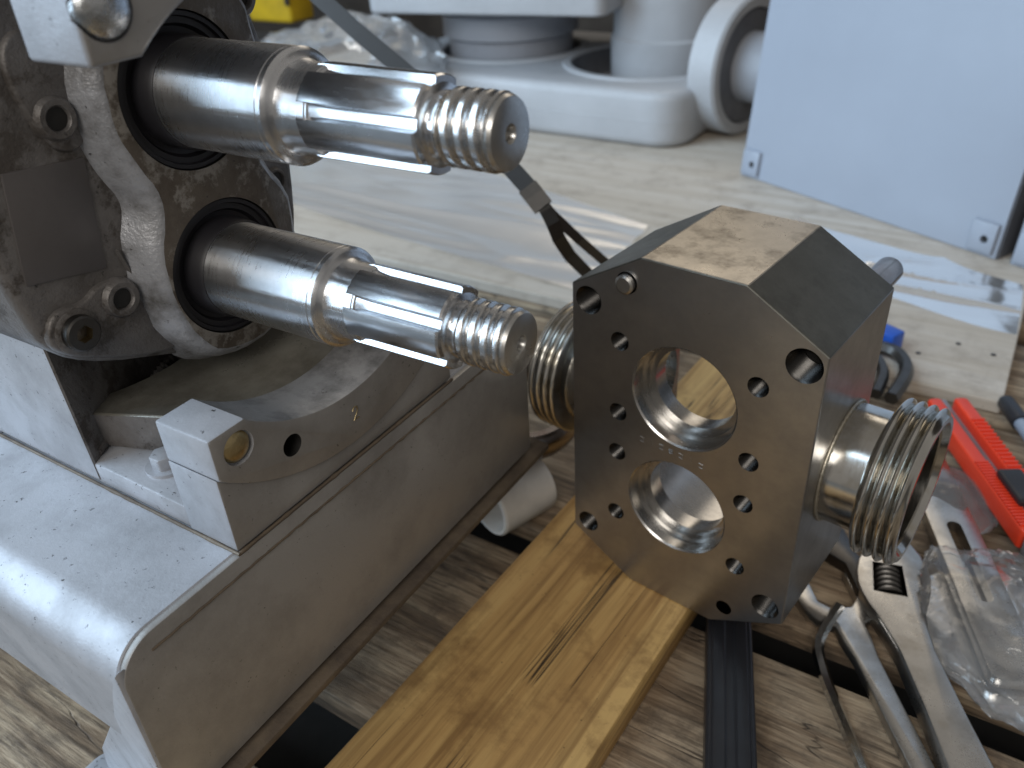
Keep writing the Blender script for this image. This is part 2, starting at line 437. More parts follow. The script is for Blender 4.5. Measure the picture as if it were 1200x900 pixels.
# winding agrees with outward normals on the outer lobes; the waist stays outward as well
def grow2(poly, d):
    A = sum(poly[i][0] * poly[(i + 1) % len(poly)][1] - poly[(i + 1) % len(poly)][0] * poly[i][1] for i in range(len(poly)))
    out = []; n = len(poly)
    for i in range(n):
        a, b = Vector(poly[i - 1]), Vector(poly[(i + 1) % n]); t = (b - a).normalized(); nn = Vector((t.y, -t.x)) * (1 if A > 0 else -1)
        q = Vector(poly[i]) + nn * d; out.append((q.x, q.y))
    return out
bm = bmesh.new()
secs = [(XC - .004, .0085), (XC + .001, .0066), (XC + .005, .0048), (XB - .0046, .0034), (XB - .0022, .0018), (XB - .0006, .0003), (XB, -.0009)]
rings = []
for x, d in secs:
    rings.append([bm.verts.new((x, a + (noise.noise(Vector((a * 90, b * 90, x * 90))) * .0012), b)) for a, b in grow2(bpoly, d)])
for A, B in zip(rings, rings[1:]):
    for k in range(len(A)):
        bm.faces.new((A[k], A[(k + 1) % len(A)], B[(k + 1) % len(A)], B[k])).material_index = 0
bm.faces.new(rings[0][::-1]); ff = bm.faces.new(rings[-1])
bm = cut(bm, [(lathe([(XC - .001, .0283), (XB + .01, .0283)], 'x', (0, 0, zc), 72), 2) for zc in (0, .07)])
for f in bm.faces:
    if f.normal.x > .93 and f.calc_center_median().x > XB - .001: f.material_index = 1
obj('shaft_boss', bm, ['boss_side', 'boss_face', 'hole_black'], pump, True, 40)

case = [(-.0815, .0254), (-.0804, .0169), (-.0774, .0001), (-.0746, -.0056), (-.068, -.0135), (-.0551, -.0215), (-.0334, -.0300), (-.0177, -.0362), (0, -.0405), (.018, -.0395), (.035, -.034), (.046, -.022), (.0529, -.0029), (.0566, .0213), (.058, .045), (.0560, .0700), (.0521, .0837), (.0475, .104), (.036, .122), (0, .132), (-.04, .128), (-.066, .112), (-.078, .085), (-.0815, .05)]
case = smoothpoly(case, 1)
bm = prism(grow2(case, .002), -.36, XC, 'x', .004, 3, poly1=case, ang=50)
obj('gear_case', bm, 'case_paint', pump, True, 45)
# ring behind the case, brown-yellow edge below
obj('case_ring', prism(grow2([(a * .90, b * .97 + .0) for a, b in case], .0), -.34, XC - .0055, 'x'), 'trough_paint', pump, True, 40)
def ring_boss(y, z, r, hr, nm='bolt_boss', h=.0045):
    o = obj(nm, lathe([(XC - .002, r + .0012), (XC + h - .001, r), (XC + h, r - .0008), (XC + h, hr + .0006), (XC + h - .0008, hr), (XC - .001, hr)], 'x', (0, y, z), 32, False), 'case_paint', pump, True, 40)
    obj('hole', lathe([(XC - .001, hr * .99), (XC + .0030 if h > .004 else XC + .0008, hr * .99)], 'x', (0, y, z), 24), 'hole_black', o, True)
ring_boss(-.0455, .0708, .0072, .0040)
ring_boss(-.0440, .0027, .0074, .0040)
ring_boss(.0440, .0205, .0060, .0038, h=.0015)
ring_boss(.0440, .0965, .0085, .0055, h=.003)
# webs joining the bosses to the case and thin casting ridges
def ridge(name, p, q, wdt, h, mat):
    a, b = Vector((XC, *p)), Vector((XC, *q)); d = (b - a).normalized(); s = Vector((0, -d.z, d.y)) * wdt
    bm = bmesh.new(); vs = []
    for c in (a, b):
        vs.append([bm.verts.new(c + s + Vector((-.001, 0, 0))), bm.verts.new(c + s * .35 + Vector((h, 0, 0))), bm.verts.new(c - s * .35 + Vector((h, 0, 0))), bm.verts.new(c - s + Vector((-.001, 0, 0)))])
    for k in range(4): bm.faces.new((vs[0][k], vs[0][(k + 1) % 4], vs[1][(k + 1) % 4], vs[1][k]))
    bm.faces.new(vs[0][::-1]); bm.faces.new(vs[1])
    obj(name, bm, mat, pump, True, 40)
ridge('casting_ridge', (-.0365, .087), (-.0335, .066), .0007, .0018, 'case_paint')
ridge('casting_ridge', (-.0385, .020), (-.0300, -.015), .0007, .0018, 'case_paint')
# raised pads of the casting face round the lower screws
pad = smoothpoly([(-.076, -.002), (-.070, .0085), (-.058, .006), (-.050, .011), (-.0385, .009), (-.0345, -.004), (-.0305, -.018), (-.024, -.028), (-.038, -.0255), (-.055, -.0175), (-.068, -.0108)], 2)
obj('casting_pad', prism(grow2(pad, .001), XC - .001, XC + .0022, 'x', .0008, 2, poly1=pad, ang=40), 'case_paint', pump, True, 45)
pad = smoothpoly([(-.056, .082), (-.050, .062), (-.042, .058), (-.034, .064), (-.035, .090), (-.046, .100), (-.055, .095)], 2)
obj('casting_pad', prism(grow2(pad, .001), XC - .001, XC + .0022, 'x', .0008, 2, poly1=pad, ang=40), 'case_paint', pump, True, 45)
# plain plate (its print is not legible)
pl = obj('name_plate', prism([(-.0685, .0585), (-.0390, .0555), (-.0445, .0150), (-.0745, .0205)], XC - .0005, XC + .0008, 'x', .0004, 2), 'name_plate', pump, True, 35)
# socket head screw
hexp = [(-.0640 + .0034 * math.cos(R_(60 * k + 10)), -.0020 + .0034 * math.sin(R_(60 * k + 10))) for k in range(6)]
bm = cut(lathe([(XC, .0068), (XC + .0062, .0068), (XC + .0068, .0061)], 'x', (0, -.0640, -.0020), 40), [(prism(hexp, XC + .0025, XC + .01, 'x'), 1)])
obj('socket_screw', bm, ['dark_steel', 'brass'], pump, True, 35)
obj('washer', lathe([(XC, .0088), (XC + .0026, .0088), (XC + .003, .0082)], 'x', (0, -.0640, -.0020), 40), 'case_paint', pump, True, 35)

# pedestal: back wall, floor flange, saddle and upper arm of the lantern
bm = prism([(-.36, -.069), (-.1725, -.069), (-.215, .004), (-.176, .069), (-.36, .069)], ZT + .0008, -.0085, 'z', .0025, 3)
for v in bm.verts:
    if v.co.z < -.04: v.co.x -= .0 if v.co.x < -.3 else -.003
bm.normal_update()
for f in bm.faces:
    if f.normal.x > .3: f.material_index = 1  # front face darker: its lack of light is put into the colour
obj('pedestal', bm, ['silver_paint', 'case_paint'], pump, True, 40)
path = [Vector((-.1745, -.0645, -.0655)).lerp(Vector((-.211, .002, -.0655)), i / 40) for i in range(41)]
obj('weld_bead', tube(path, lambda t: .0026 + .0007 * math.sin(t * 120), 8), 'case_paint', pump, True, 60)
obj('floor_flange', box(-.21, -.1137, -.0684, .0684, ZT + .0006, -.0675, .0010), 'silver_paint', pump, True, 40)
RI, RO = .0805, .1045
aL = math.degrees(math.asin(.0525 / RI))
inner = [(RI * math.sin(R_(a)), .035 - RI * math.cos(R_(a))) for a in [-aL + 2 * aL * i / 36 for i in range(37)]]
aO = math.degrees(math.asin(.069 / RO))
outer = [(RO * math.sin(R_(a)), .035 - RO * math.cos(R_(a))) for a in [aO - 2 * aO * i / 30 for i in range(31)]]
saddle = [(-.069, -.026)] + inner + [(.069, -.026)] + outer
plug_y, plug_z = -.0576, -.0357
bm = prism(saddle, XF - .0285, XF, 'x', .0011, 2, ang=40)
bm = cut(bm, [(lathe([(XF - .0022, .0068), (XF + .01, .0068)], 'x', (0, plug_y, plug_z), 32), 0), (lathe([(XF - .02, .0047), (XF + .01, .0047)], 'x', (0, -.0346, -.0497), 32), 2)])
for f in bm.faces:
    c = f.calc_center_median(); r = math.hypot(c.y, c.z - .035)
    if f.material_index == 0:
        if abs(f.normal.x) < .5 and r < RI + .002 and abs(c.y) < .0524: f.material_index = 1
        elif f.normal.x > .9 and c.x > XF - .001: f.material_index = 3
obj('saddle', bm, ['silver_paint', 'worn_iron', 'hole_black', 'front_paint'], pump, True, 35)
obj('plug', lathe([(XF - .004, .0062), (XF - .0016, .0062), (XF - .0004, .0045), (XF + .0002, .0015)], 'x', (0, plug_y, plug_z), 28), 'brass', pump, True, 40)
low = [(-.069, -.0452)] + [(RO * math.sin(R_(a)), .0352 - RO * math.cos(R_(a)) - .0004) for a in [-aO + 2 * aO * i / 30 for i in range(31)]] + [(.069, -.0452), (.069, ZT + .0008), (-.069, ZT + .0008)]
bm = prism(low, XF - .0285, XF - .0018, 'x', .0008, 2, ang=40)
for f in bm.faces:
    if f.normal.x > .9: f.material_index = 1
obj('saddle_foot', bm, ['silver_paint', 'front_paint'], pump, True, 35)
# trough behind the saddle
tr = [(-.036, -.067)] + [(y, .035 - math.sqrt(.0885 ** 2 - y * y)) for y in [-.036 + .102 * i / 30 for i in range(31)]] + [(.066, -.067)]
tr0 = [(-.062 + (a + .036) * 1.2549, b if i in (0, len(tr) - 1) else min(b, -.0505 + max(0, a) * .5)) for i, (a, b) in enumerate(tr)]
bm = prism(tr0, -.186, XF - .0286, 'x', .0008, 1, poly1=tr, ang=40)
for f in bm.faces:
    if f.normal.z < .35: f.material_index = 1  # dark walls: shade and grime together in the colour
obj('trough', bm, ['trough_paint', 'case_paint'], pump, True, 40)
obj('drain_boss', lathe([(-.004, .0065), (.010, .0062), (.012, .005)], 'y', (-.128, .030, -.034), 24), 'trough_paint', pump, True, 40)
# clamp bolt on the ledge
b = obj('bolt', prism([(-.1415 + .0058 * math.cos(R_(60 * k)), -.0545 + .0058 * math.sin(R_(60 * k))) for k in range(6)], -.0672, -.0605, 'z', .0007, 2), 'silver_paint', pump, True, 35)
obj('washer', lathe([(-.0676, .0085), (-.0660, .0085)], 'z', (-.1415, -.0545, 0), 28), 'silver_paint', pump, True, 35)
arm = [(a, .07 - b) for a, b in [(-.069, -.026)] + inner[:20]] + [(0, .150), (-.069, .150)]
bm = prism(arm, XF - .0285, XF, 'x', .0016, 3, ang=40)
bm = cut(bm, [(lathe([(XF - .0022, .0088), (XF + .01, .0088)], 'x', (0, -.0606, .1100), 32), 0)])
for f in bm.faces:
    if f.normal.x > .9 and f.material_index == 0: f.material_index = 1
obj('lantern_arm', bm, ['silver_paint', 'front_paint'], pump, True, 35)
obj('plug', lathe([(XF - .004, .0083), (XF - .001, .0083), (XF + .0012, .0072), (XF + .0026, .0045), (XF + .003, .0012)], 'x', (0, -.0606, .1100), 32), 'plug_steel', pump, True, 60)
obj('lantern_roof', box(-.34, XF - .0286, -.069, .069, .134, .150, .002), 'silver_paint', pump, True)

# grime and contact shade drawn as dark tubes where the pedestal meets the bed
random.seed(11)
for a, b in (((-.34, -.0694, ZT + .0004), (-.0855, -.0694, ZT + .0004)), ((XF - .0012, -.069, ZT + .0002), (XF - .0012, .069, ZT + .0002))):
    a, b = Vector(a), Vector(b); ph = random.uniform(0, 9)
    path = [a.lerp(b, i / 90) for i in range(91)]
    obj('grime_shade_seam', tube(path, lambda t, ph=ph: .0007 + .0006 * abs(noise.noise(Vector((t * 25, ph, 0)))), 6), 'lip_metal', pump, True, 60)

# shafts
PITCH = .0050
def saw(u):
    u = u - math.floor(u)
    return max(0.0, min(1.0, 2.0 - abs(u - .5) * 4.4)) 
def make_shaft(zc, xs, off, phase):
    # bearing journal with shoulder and relief
    prof = [(-.30, .0193), (xs - .0035, .0193), (xs - .0032, .0191), (xs - .0030, .0193), (xs - .0010, .0193), (xs, .0184), (xs + .0003, .0176), (xs + .0005, .0165), (xs + .0012, .0156), (xs + .0022, .0153), (xs + .0036, .0150), (xs + .0050, .0149),
            (xs + .0135, .0149), (xs + .0138, .0145), (xs + .0144, .0145), (xs + .0148, .0138)]
    sh = obj('drive_shaft', lathe(prof, 'x', (0, 0, zc), 96), 'shaft_steel', pump, True, 28)
    obj('spline_core', lathe([(xs + .0120, .0120), (xs + .0146, .0138), (xs + .0175, .0134), (xs + .021, .0130), (-.0242, .0130), (-.0236, .0117), (-.0232, .0104), (-.0205, .0104)], 'x', (0, 0, zc), 96), 'spline_steel', sh, True, 28)
    # splines
    src = None
    for k in range(6):
        x0, x1 = xs + .0085, -.0240
        w2 = .0052
        bm = bmesh.new()
        rows = []
        for x, r in ((x0, .0145), (x0 + .0035, .0153), (x1 - .0008, .0150), (x1, .0145)):
            ring = []
            for s in (-1, -.6, 0, .6, 1):
                yy = s * w2; ring.append(bm.verts.new((x, yy, math.sqrt(r * r - yy * yy))))
            ring += [bm.verts.new((x, w2, .0108)), bm.verts.new((x, -w2, .0108))]
            rows.append(ring)
        for A, B in zip(rows, rows[1:]):
            n = len(A)
            for q in range(n): bm.faces.new((A[q], A[(q + 1) % n], B[(q + 1) % n], B[q]))
        bm.faces.new(rows[0][::-1]); bm.faces.new(rows[-1])
        bm.transform(Matrix.Translation((0, 0, zc)) @ Matrix.Rotation(R_(off + 60 * k), 4, 'X'))
        obj('spline_tooth', bm, 'spline_steel', sh, True, 25)
    # thread: one helical ridge
    n_t = 56; prof = []
    for i in range(n_t + 1):
        t = -.0207 + .0187 * i / n_t; prof.append((t, .0099))
    def hx(t, a):
        e = min(1, (t + .0207) / .0018, (-.0020 - t) / .0010 + .55)
        return .0019 * max(0, e) * saw(t / PITCH - a / (2 * math.pi) + phase)
    th = lathe(prof, 'x', (0, 0, zc), 72, False, hx)
    obj('thread', th, 'thread_steel', sh, True, 60)
    bm = lathe([(-.0030, .0105), (-.0012, .0112), (0, .0106), (.0001, .0104), (.0001, .0030), (-.0008, .0024), (-.004, .0020)], 'x', (0, 0, zc), 64)
    obj('tip', bm, 'tool_steel', sh, True, 30)
    obj('dark_shaft_band', lathe([(XB - .012, .0203), (XB + .0052, .0203), (XB + .0066, .0196), (XB + .0066, .0190)], 'x', (0, 0, zc), 72), 'rubber', sh, True, 35)  # black collar: dark reflection at the shaft root put into the colour
    # lip seal
    s_ = obj('oil_seal', lathe([(XB - .0075, .0281), (XB - .0014, .0281), (XB - .0008, .0277), (XB - .0008, .0262), (XB - .0022, .0257), (XB - .0022, .0236), (XB - .0040, .0225), (XB - .0045, .0196), (XB - .0075, .0196)], 'x', (0, 0, zc), 72, True), 'rubber', pump, True, 40)
make_shaft(.07, -.0812, -15 + 0, .15)
make_shaft(0.0, -.0762, -30, .55)
# engraved tally mark "2" scratched on the saddle face
def stroke(pts, nm, mat, r, parent, world=True): return obj(nm, tube(pts, r, 6), mat, parent, world, 60)
pts = [(XF + .0001, .0005 + a * .0035, -.0590 + b * .006) for a, b in ((-.4, .75), (-.1, 1), (.35, .95), (.45, .65), (.1, .35), (-.4, 0), (.05, .02), (.5, 0))]
stroke(pts, 'scratched_mark', 'brass', .0003, pump)

# ------------------------------------------------------------------ pump head
yaw = -.1253
hr = Matrix.Rotation(yaw, 3, 'Z') @ Matrix.Rotation(R_(.0), 3, 'X')
Uv = Vector((math.cos(yaw), math.sin(yaw), 0)); Wv = Vector((-math.sin(yaw), math.cos(yaw), 0))
Oc = Vector((.0118, .1264, -.1298))
HH = .1054
head = thing('octagonal_pump_housing', 'bare stainless steel octagonal pump head with two bores and threaded ports', 'pump head', (Oc.x, Oc.y, ZB + .0003), hr)
HZ = HH                       # local height of the face centre
HW, TT, SS, DEP = .0668, .0267, .0821, .0806
octo = [(TT, HH), (HW, SS), (HW, -SS), (TT, -HH), (-TT, -HH), (-HW, -SS), (-HW, SS), (-TT, HH)]
octo = [(a, b + HZ) for a, b in octo]
bm = prism(octo, 0, DEP, 'y', .0007, 2)
def cyl_y(u, v, prof, n=40): return lathe([(t, r) for t, r in prof], 'y', (u, 0, v + HZ), n)
cutters = []
for v in (.035, -.035):
    cutters.append((cyl_y(0, v, [(-.01, .0296), (-.0002, .0296), (.0008, .0285), (.0088, .0285), (.0090, .0262), (.0125, .0262), (.0127, .0228), (.0300, .0228)], 96), 1))
cav = arc(0, .035 + HZ, .0455, 0, 180, 40) + arc(0, -.035 + HZ, .0455, 180, 360, 40)
cutters.append((prism(cav, .0225, .1, 'y'), 1))
for s in (-1, 1):
    cutters.append((lathe([(s * .02, .0290), (s * .075, .0290)], 'x', (0, .0490, HZ), 64), 1))
def tapped(u, v, r, depth, pitch=.0014, tip=True):
    prof = [(-.004, r + .0006), (0, r + .0006), (.0007, r)]
    t = .0007
    while t < depth:
        prof += [(t + pitch * .5, r * .88), (t + pitch, r)]; t += pitch
    prof += [(depth + .002, r * .5)]
    return (cyl_y(u, v, prof, 28), 2)
a_, b_, c_, d_, e_, g_ = .0374, .0217, .0566, .0747, .0342, .0903
for u, v, r in ((-c_, d_, .0072), (c_, d_, .0080), (-c_, -d_, .0062), (c_, -d_, .0070)): cutters.append(tapped(u, v, r, .017))
for vv in (.035, -.035):
    for su in (-1, 1):
        for sv in (-1, 1): cutters.append(tapped(su * a_, vv + sv * b_, .0047, .011, .0010))
cutters.append((cyl_y(e_, -g_, [(-.004, .0046), (.012, .0046), (.013, .003)]), 2))
cutters.append((cyl_y(-e_, g_, [(-.004, .0058), (.012, .0058), (.013, .003)]), 2))
bm = cut(bm, cutters)
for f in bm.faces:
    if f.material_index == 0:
        if f.normal.z > .9: f.material_index = 3  # the top's warm reflection is put into its steel colour
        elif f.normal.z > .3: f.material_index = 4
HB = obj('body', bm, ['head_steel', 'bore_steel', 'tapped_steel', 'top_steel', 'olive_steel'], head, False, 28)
for p in bpy.data.objects[HB.name].data.polygons:
    if p.material_index in (0, 3, 4): p.use_smooth = False
obj('dowel_pin', lathe([(-.0034, .0038), (-.0027, .0050), (.010, .0050)], 'y', (-e_, 0, g_ + HZ), 32), 'tool_steel', head, False, 30)
obj('stud', lathe([(.075, .0070), (.1085, .0070), (.1105, .0060), (.111, .0045)], 'y', (c_ - .001, 0, d_ + .003 + HZ), 36), 'ring_steel', head, False, 35)
# stamped marks between the bores (illegible stamping)
random.seed(3)
for k in range(7):
    u = -.022 + k * .0058; v = .0018 - .00 * k - (.0 if k < 2 else .0004 * (k - 2) ** 1.2) + HZ
    seg = [(-.0012, .0014), (.0012, .0010), (.0010, -.0002), (-.0010, -.0012), (.0012, -.0016)]
    if k % 2: seg = [(0, .0018), (.0003, -.0016)] if k % 3 else [(.0011, .0012), (-.0011, .0006), (-.0011, -.0012), (.0011, -.0012), (.0010, .0002), (-.0010, 0)]
    obj('stamped_mark', tube([(u + a, .00005, v + b) for a, b in seg], .00028, 6), 'head_steel', head, False, 60)
def port(s):
    x0, xe = HW, .1040
    po, pi = .0318, .0292
    prof = [(x0 - .004, po), (x0 + .0180, po), (x0 + .0190, .0362), (x0 + .0195, .0372)]
    t = x0 + .0195; p = .0052
    for k in range(4):
        for q in range(9):
            u = q / 8; prof.append((t + p * u, .0372 + .0038 * math.sin(math.pi * u) ** .8)) if q else None
        t += p
    prof = prof[:-1] + [(t, .0382), (t + .0006, .0378), (t + .0006, .0348), (t - .0025, .0325), (t - .003, pi), (x0 - .004, pi)]
    bm = lathe([(s * a, r) for a, r in prof], 'x', (0, .0480, HZ - .0025), 110, True)
    o = obj('port_pipe', bm, 'port_steel', head, False, 32)
    ring = []
    for k in range(121):
        a = 2 * math.pi * k / 120; ring.append((s * (x0 + .0006),   .0480 + (po + .0003) * math.cos(a), HZ - .0025 + (po + .0003) * math.sin(a)))
    obj('weld_bead', tube(ring, lambda q: .0011 + .0003 * math.sin(q * 330), 8, False), 'weld_steel', o, False, 60)
port(1); port(-1)

# ------------------------------------------------------------------ wood under the head and things on the pallet
def slab(name, label, cat, p0, p1, width, z0, z1, mat, bev=.0015, cuts=40, rough=.0006):
    p0, p1 = Vector(p0), Vector(p1); d = (p1 - p0); L = d.length; a = math.atan2(d.y, d.x) - math.pi / 2
    t = thing(name, label, cat, (p0.x, p0.y, z0), a)
    bm = box(-width / 2, width / 2, 0, L, 0, z1 - z0)
    bmesh.ops.subdivide_edges(bm, edges=[e for e in bm.edges if abs(e.verts[0].co.y - e.verts[1].co.y) > .1], cuts=cuts)
    for v in bm.verts: v.co.x += noise.noise(Vector((v.co.y * 11, v.co.x * 30, 2))) * rough
    bevel(bm, bev, 2, 40)
    o = obj('plank', bm, mat, t, False, 40)
    return t
slab('wooden_board', 'honey-yellow planed wooden board with cracks lying under the pump head', 'board', (-.0445, -.22, 0), (-.0110, .54, 0), .1085, ZP + .0003, ZB, 'wood_board')

bt = thing('black_bar', 'black ribbed metal bar lying beside the yellow board below the pump head', 'bar', tuple(gnd(855, 735, ZP + .0176).xy) + (ZP + .0004,), math.atan2(*reversed((gnd(855, 735, ZP + .0176) - gnd(857, 900, ZP + .0176)).xy)) - math.pi / 2)
barp = [(-.0125, 0), (.0125, 0), (.0125, .0160), (.0108, .0172), (.0098, .0166), (.0092, .0176), (.0030, .0176), (.0022, .0168), (-.0022, .0168), (-.0030, .0176), (-.0092, .0176), (-.0098, .0166), (-.0108, .0172), (-.0125, .0160)]
obj('profile', prism(barp, -.34, .045, 'y', .0006, 2, ang=30), 'black_bar', bt, False, 40)

wb = thing('plastic_bush', 'hollow white plastic bush lying on the pallet behind the base frame', 'bush', (-.119, .163, ZP + .0003), R_(70))
obj('tube', lathe([(-.022, .0210), (-.0205, .0222), (.019, .0222), (.022, .0214), (.022, .0185), (.020, .0177), (-.0195, .0177), (-.022, .0187)], 'x', (0, 0, .0222), 56, True), 'nylon', wb, False, 35)
rg = thing('steel_ring', 'brownish steel union ring leaning by the white bush behind the frame', 'ring', tuple(gnd(603, 487, -.203).xy) + (ZP + .0450,), Matrix.Rotation(R_(-30), 3, 'Z') @ Matrix.Rotation(R_(14), 3, 'Y'))
obj('ring_body', lathe([(.0, .0400), (.004, .0455), (.009, .0470), (.017, .0470), (.022, .0455), (.025, .0420), (.025, .0380), (.014, .0355), (.0, .0365)], 'z', (0, 0, .0100), 72, True), 'ring_steel', rg, False, 40)

# ------------------------------------------------------------------ tools at the right
aw = thing('adjustable_wrench', 'worn adjustable wrench with dark knurled worm under the threaded port', 'wrench', tuple(gnd(1035, 684, ZP + .012).xy) + (ZP + .0005,), math.atan2(.080, -.046))
# local +x is towards the jaws, handle along -x
body = [(-.19, -.010), (-.175, -.0135), (-.06, -.0095), (-.028, -.0135), (-.012, -.0235), (.006, -.0300), (.026, -.0290), (.040, -.0215), (.046, -.012), (.030, -.0085), (.026, .0015), (.0235, .0075), (.004, .016), (-.014, .0165), (-.030, .0125), (-.06, .0085), (-.175, .0135), (-.19, .010)]
bm = prism(smoothpoly(body, 1), .002, .0150, 'z', .0022, 3, ang=40)
win = [(-.014, -.009), (.011, -.0145), (.0155, .002), (-.0085, .009)]
bm = cut(bm, [(prism(win, -.01, .03, 'z'), 1)])
o = obj('body', bm, ['tool_steel', 'dark_steel'], aw, False, 30)
wp = [(-.0105, .0052)] + [(-.0105 + .021 * i / 40, .0072 + .0016 * math.sin(i * 2 * math.pi / 8)) for i in range(41)] + [(.0106, .0052)]
wm = lathe(wp, 'x', (0, 0, 0), 24); wm.transform(Matrix.Translation((.0012, -.0030, .0095)) @ Matrix.Rotation(R_(-14), 4, 'Z'))
obj('worm', wm, 'dark_steel', aw, False, 40)
jaw = [(-.010, .0085), (.016, .0035), (.0235, .0082), (.047, .0095), (.053, .020), (.046, .0285), (.028, .0285), (.016, .0180), (-.006, .0170)]
obj('moving_jaw', prism(jaw, .0042, .0132, 'z', .0012, 2), 'dark_steel', aw, False, 35)

sp = thing('open_end_spanner', 'open-ended steel spanner with its crescent jaw beside the pump head', 'spanner', (.094, .1900, ZP + .0004), math.atan2(-.050, .035))
th0 = 62
cres = [(.0230 * math.cos(R_(a)), .0230 * math.sin(R_(a))) for a in [180 - th0 + 0 - i * (360 - 2 * (180 - th0) + 0) / 1 * 0 for i in range(0)]]
outer_a = arc(0, 0, .0235, 130, 22, 14); outer_b = arc(0, 0, .0235, -22, -130, 14)
handle = [(.030, .0088), (.045, .0068), (.15, .0058), (.185, .007), (.185, -.007), (.15, -.0058), (.045, -.0068), (.030, -.0088)]
mouth = [(-.0195, -.0118), (.0025, -.0118), (.0085, -.006), (.0085, .006), (.0025, .0118), (-.0195, .0118)]
shape = outer_a + handle + outer_b + mouth
obj('body', prism(shape, .0003, .0075, 'z', .0012, 2, ang=40), 'tool_steel', sp, False, 35)

pth = [(.0985, .1760, ZP + .016), (.0950, .1640, ZP + .010), (.0935, .1540, ZP + .0055), (.0955, .1460, ZP + .0045), (.105, .128, ZP + .004), (.127, .0960, ZP + .0036), (.150, .062, ZP + .0034)]
ak = thing('hex_key', 'loose bright hex key with bent end lying near the black bar', 'hex key', (.11, .12, ZP))
P_ = [Vector(p) for p in pth]; dense = []
for i in range(len(P_) - 1):
    for k in range(6): dense.append(P_[i].lerp(P_[i + 1], k / 6))
dense.append(P_[-1])
for _ in range(3): dense = [dense[0]] + [(dense[i - 1] + dense[i] * 2 + dense[i + 1]) / 4 for i in range(1, len(dense) - 1)] + [dense[-1]]
obj('shaft', tube(dense, .0033, 6), 'chrome_steel', ak, True, 25)

fb = thing('slotted_flat_bar', 'flat steel bar with a rounded slot lying beyond the threaded port', 'flat bar', (.113, .357, ZP + .003), math.atan2(-.082, .036))
fbp = rrect(-.0, .20, -.0145, .0145, .006)
bm = prism(fbp, .0005, .0085, 'z', .0008, 2, ang=40)
bm = cut(bm, [(prism(rrect(.075, .145, -.0045, .0045, .0044), -.01, .02, 'z'), 0)])
obj('bar', bm, 'tool_steel', fb, False, 35)

kn = thing('snap_blade_knife', 'orange-red snap-off knife with black slider lying among the tools', 'knife', (.118, .418, ZP + .010), math.atan2(-.105, .062))
for s in (-1, 1):
    rail = obj('rail', prism(rrect(0, .150, s * .0098 - .0052, s * .0098 + .0052, .0035), .0, .015, 'z', .0018, 3, ang=40), 'red_plastic', kn, False, 40)
    for k in range(22):
        x = .030 + k * .0046 if s > 0 else .080 + k * .003
        if x < .146: obj('grip_rib', box(x, x + .0016, s * .0098 - .0046, s * .0098 + .0046, .0148, .0162), 'red_plastic', rail, False)
obj('blade', box(-.01, .150, -.0046, .0046, .005, .0062), 'grey_plastic', kn, False)
obj('slider', box(.095, .128, -.0075, .0085, .0152, .0215, .002), 'black_plastic', kn, False)
obj('end_cap', prism(rrect(.150, .166, -.0150, .0150, .005), .0, .0145, 'z', .002, 2), 'grey_plastic', kn, False, 40)

mk = thing('marker_pen', 'slim grey-blue marker pen with dark cap beyond the red knife', 'pen', (.158, .452, ZP + .006), math.atan2(-.09, .045))
obj('barrel', lathe([(.02, .0050), (.13, .0058), (.135, .004)], 'x', (0, 0, .0062), 24), 'marker_grey', mk, False, 40)
obj('cap', lathe([(-.004, .0040), (0, .0062), (.028, .0066), (.028, .005)], 'x', (0, 0, .0066), 24), 'black_plastic', mk, False, 40)

hk = thing('hex_key_set', 'set of black hex keys in a blue holder lying on the plywood', 'hex key set', tuple(gnd(1040, 410, ZY).xy) + (ZY,))
hb = box(-.018, .006, -.005, .012, .0005, .0175, .002)
hb.transform(Matrix.Translation(hk.location) @ Matrix.Rotation(R_(-25), 4, 'Z'))
obj('holder', hb, 'blue_plastic', hk, True, 40)
for pts, r in (([(1005, 402), (1035, 407), (1052, 413), (1064, 428), (1060, 445), (1044, 467)], .0058), ([(1000, 408), (1020, 414), (1033, 426), (1036, 441), (1026, 462)], .0050)):
    key = [gnd(a, b, ZY + .0085) for a, b in pts]; dn = []
    for q in range(len(key) - 1):
        for k in range(5): dn.append(key[q].lerp(key[q + 1], k / 5))
    dn.append(key[-1]); key = dn
    for _ in range(6): key = [key[0]] + [(key[q - 1] + key[q] * 2 + key[q + 1]) / 4 for q in range(1, len(key) - 1)] + [key[-1]]
    obj('key', tube(key, r, 6), 'dark_steel', hk, True, 20)

# ------------------------------------------------------------------ clear films and bags
def sheet_film(name, label, cat, corners, nx, ny, z, amp, mat, seed, fold=.0):
    bm = bmesh.new(); c = [Vector((*p, 0)) for p in corners]; G = []
    for j in range(ny + 1):
        row = []
        for i in range(nx + 1):
            u, v = i / nx, j / ny
            p = c[0].lerp(c[1], u).lerp(c[3].lerp(c[2], u), v)
            h = noise.fractal(Vector((p.x * 3 + seed + p.y * 1.5, p.y * 11, seed)), 1.0, 2.0, 2)
            h2 = abs(noise.noise(Vector((p.x * 5 + p.y * 4, p.y * 22 + seed, 3.1))))
            p.z = z + .0012 + amp * max(0, h + .35) * .7 + amp * .5 * (1 - h2) ** 5
            row.append(bm.verts.new(p))
        G.append(row)
    for j in range(ny):
        for i in range(nx): bm.faces.new((G[j][i], G[j][i + 1], G[j + 1][i + 1], G[j + 1][i]))
    return obj(name, bm, mat, None, False, 70, label, cat)
sheet_film('plastic_film', 'clear wrinkled plastic film spread on the plywood behind the shafts', 'plastic film', [(-1.15, .585), (-.22, .468), (-.24, .66), (-1.15, .93)], 150, 80, ZY, .007, 'clear_film', 1)
sheet_film('plastic_film', 'crinkled clear plastic film in front of the grey enclosure', 'plastic film', [(-.12, .640), (.154, .556), (.150, .672), (-.09, .745)], 90, 44, ZY, .012, 'bag_film', 5)
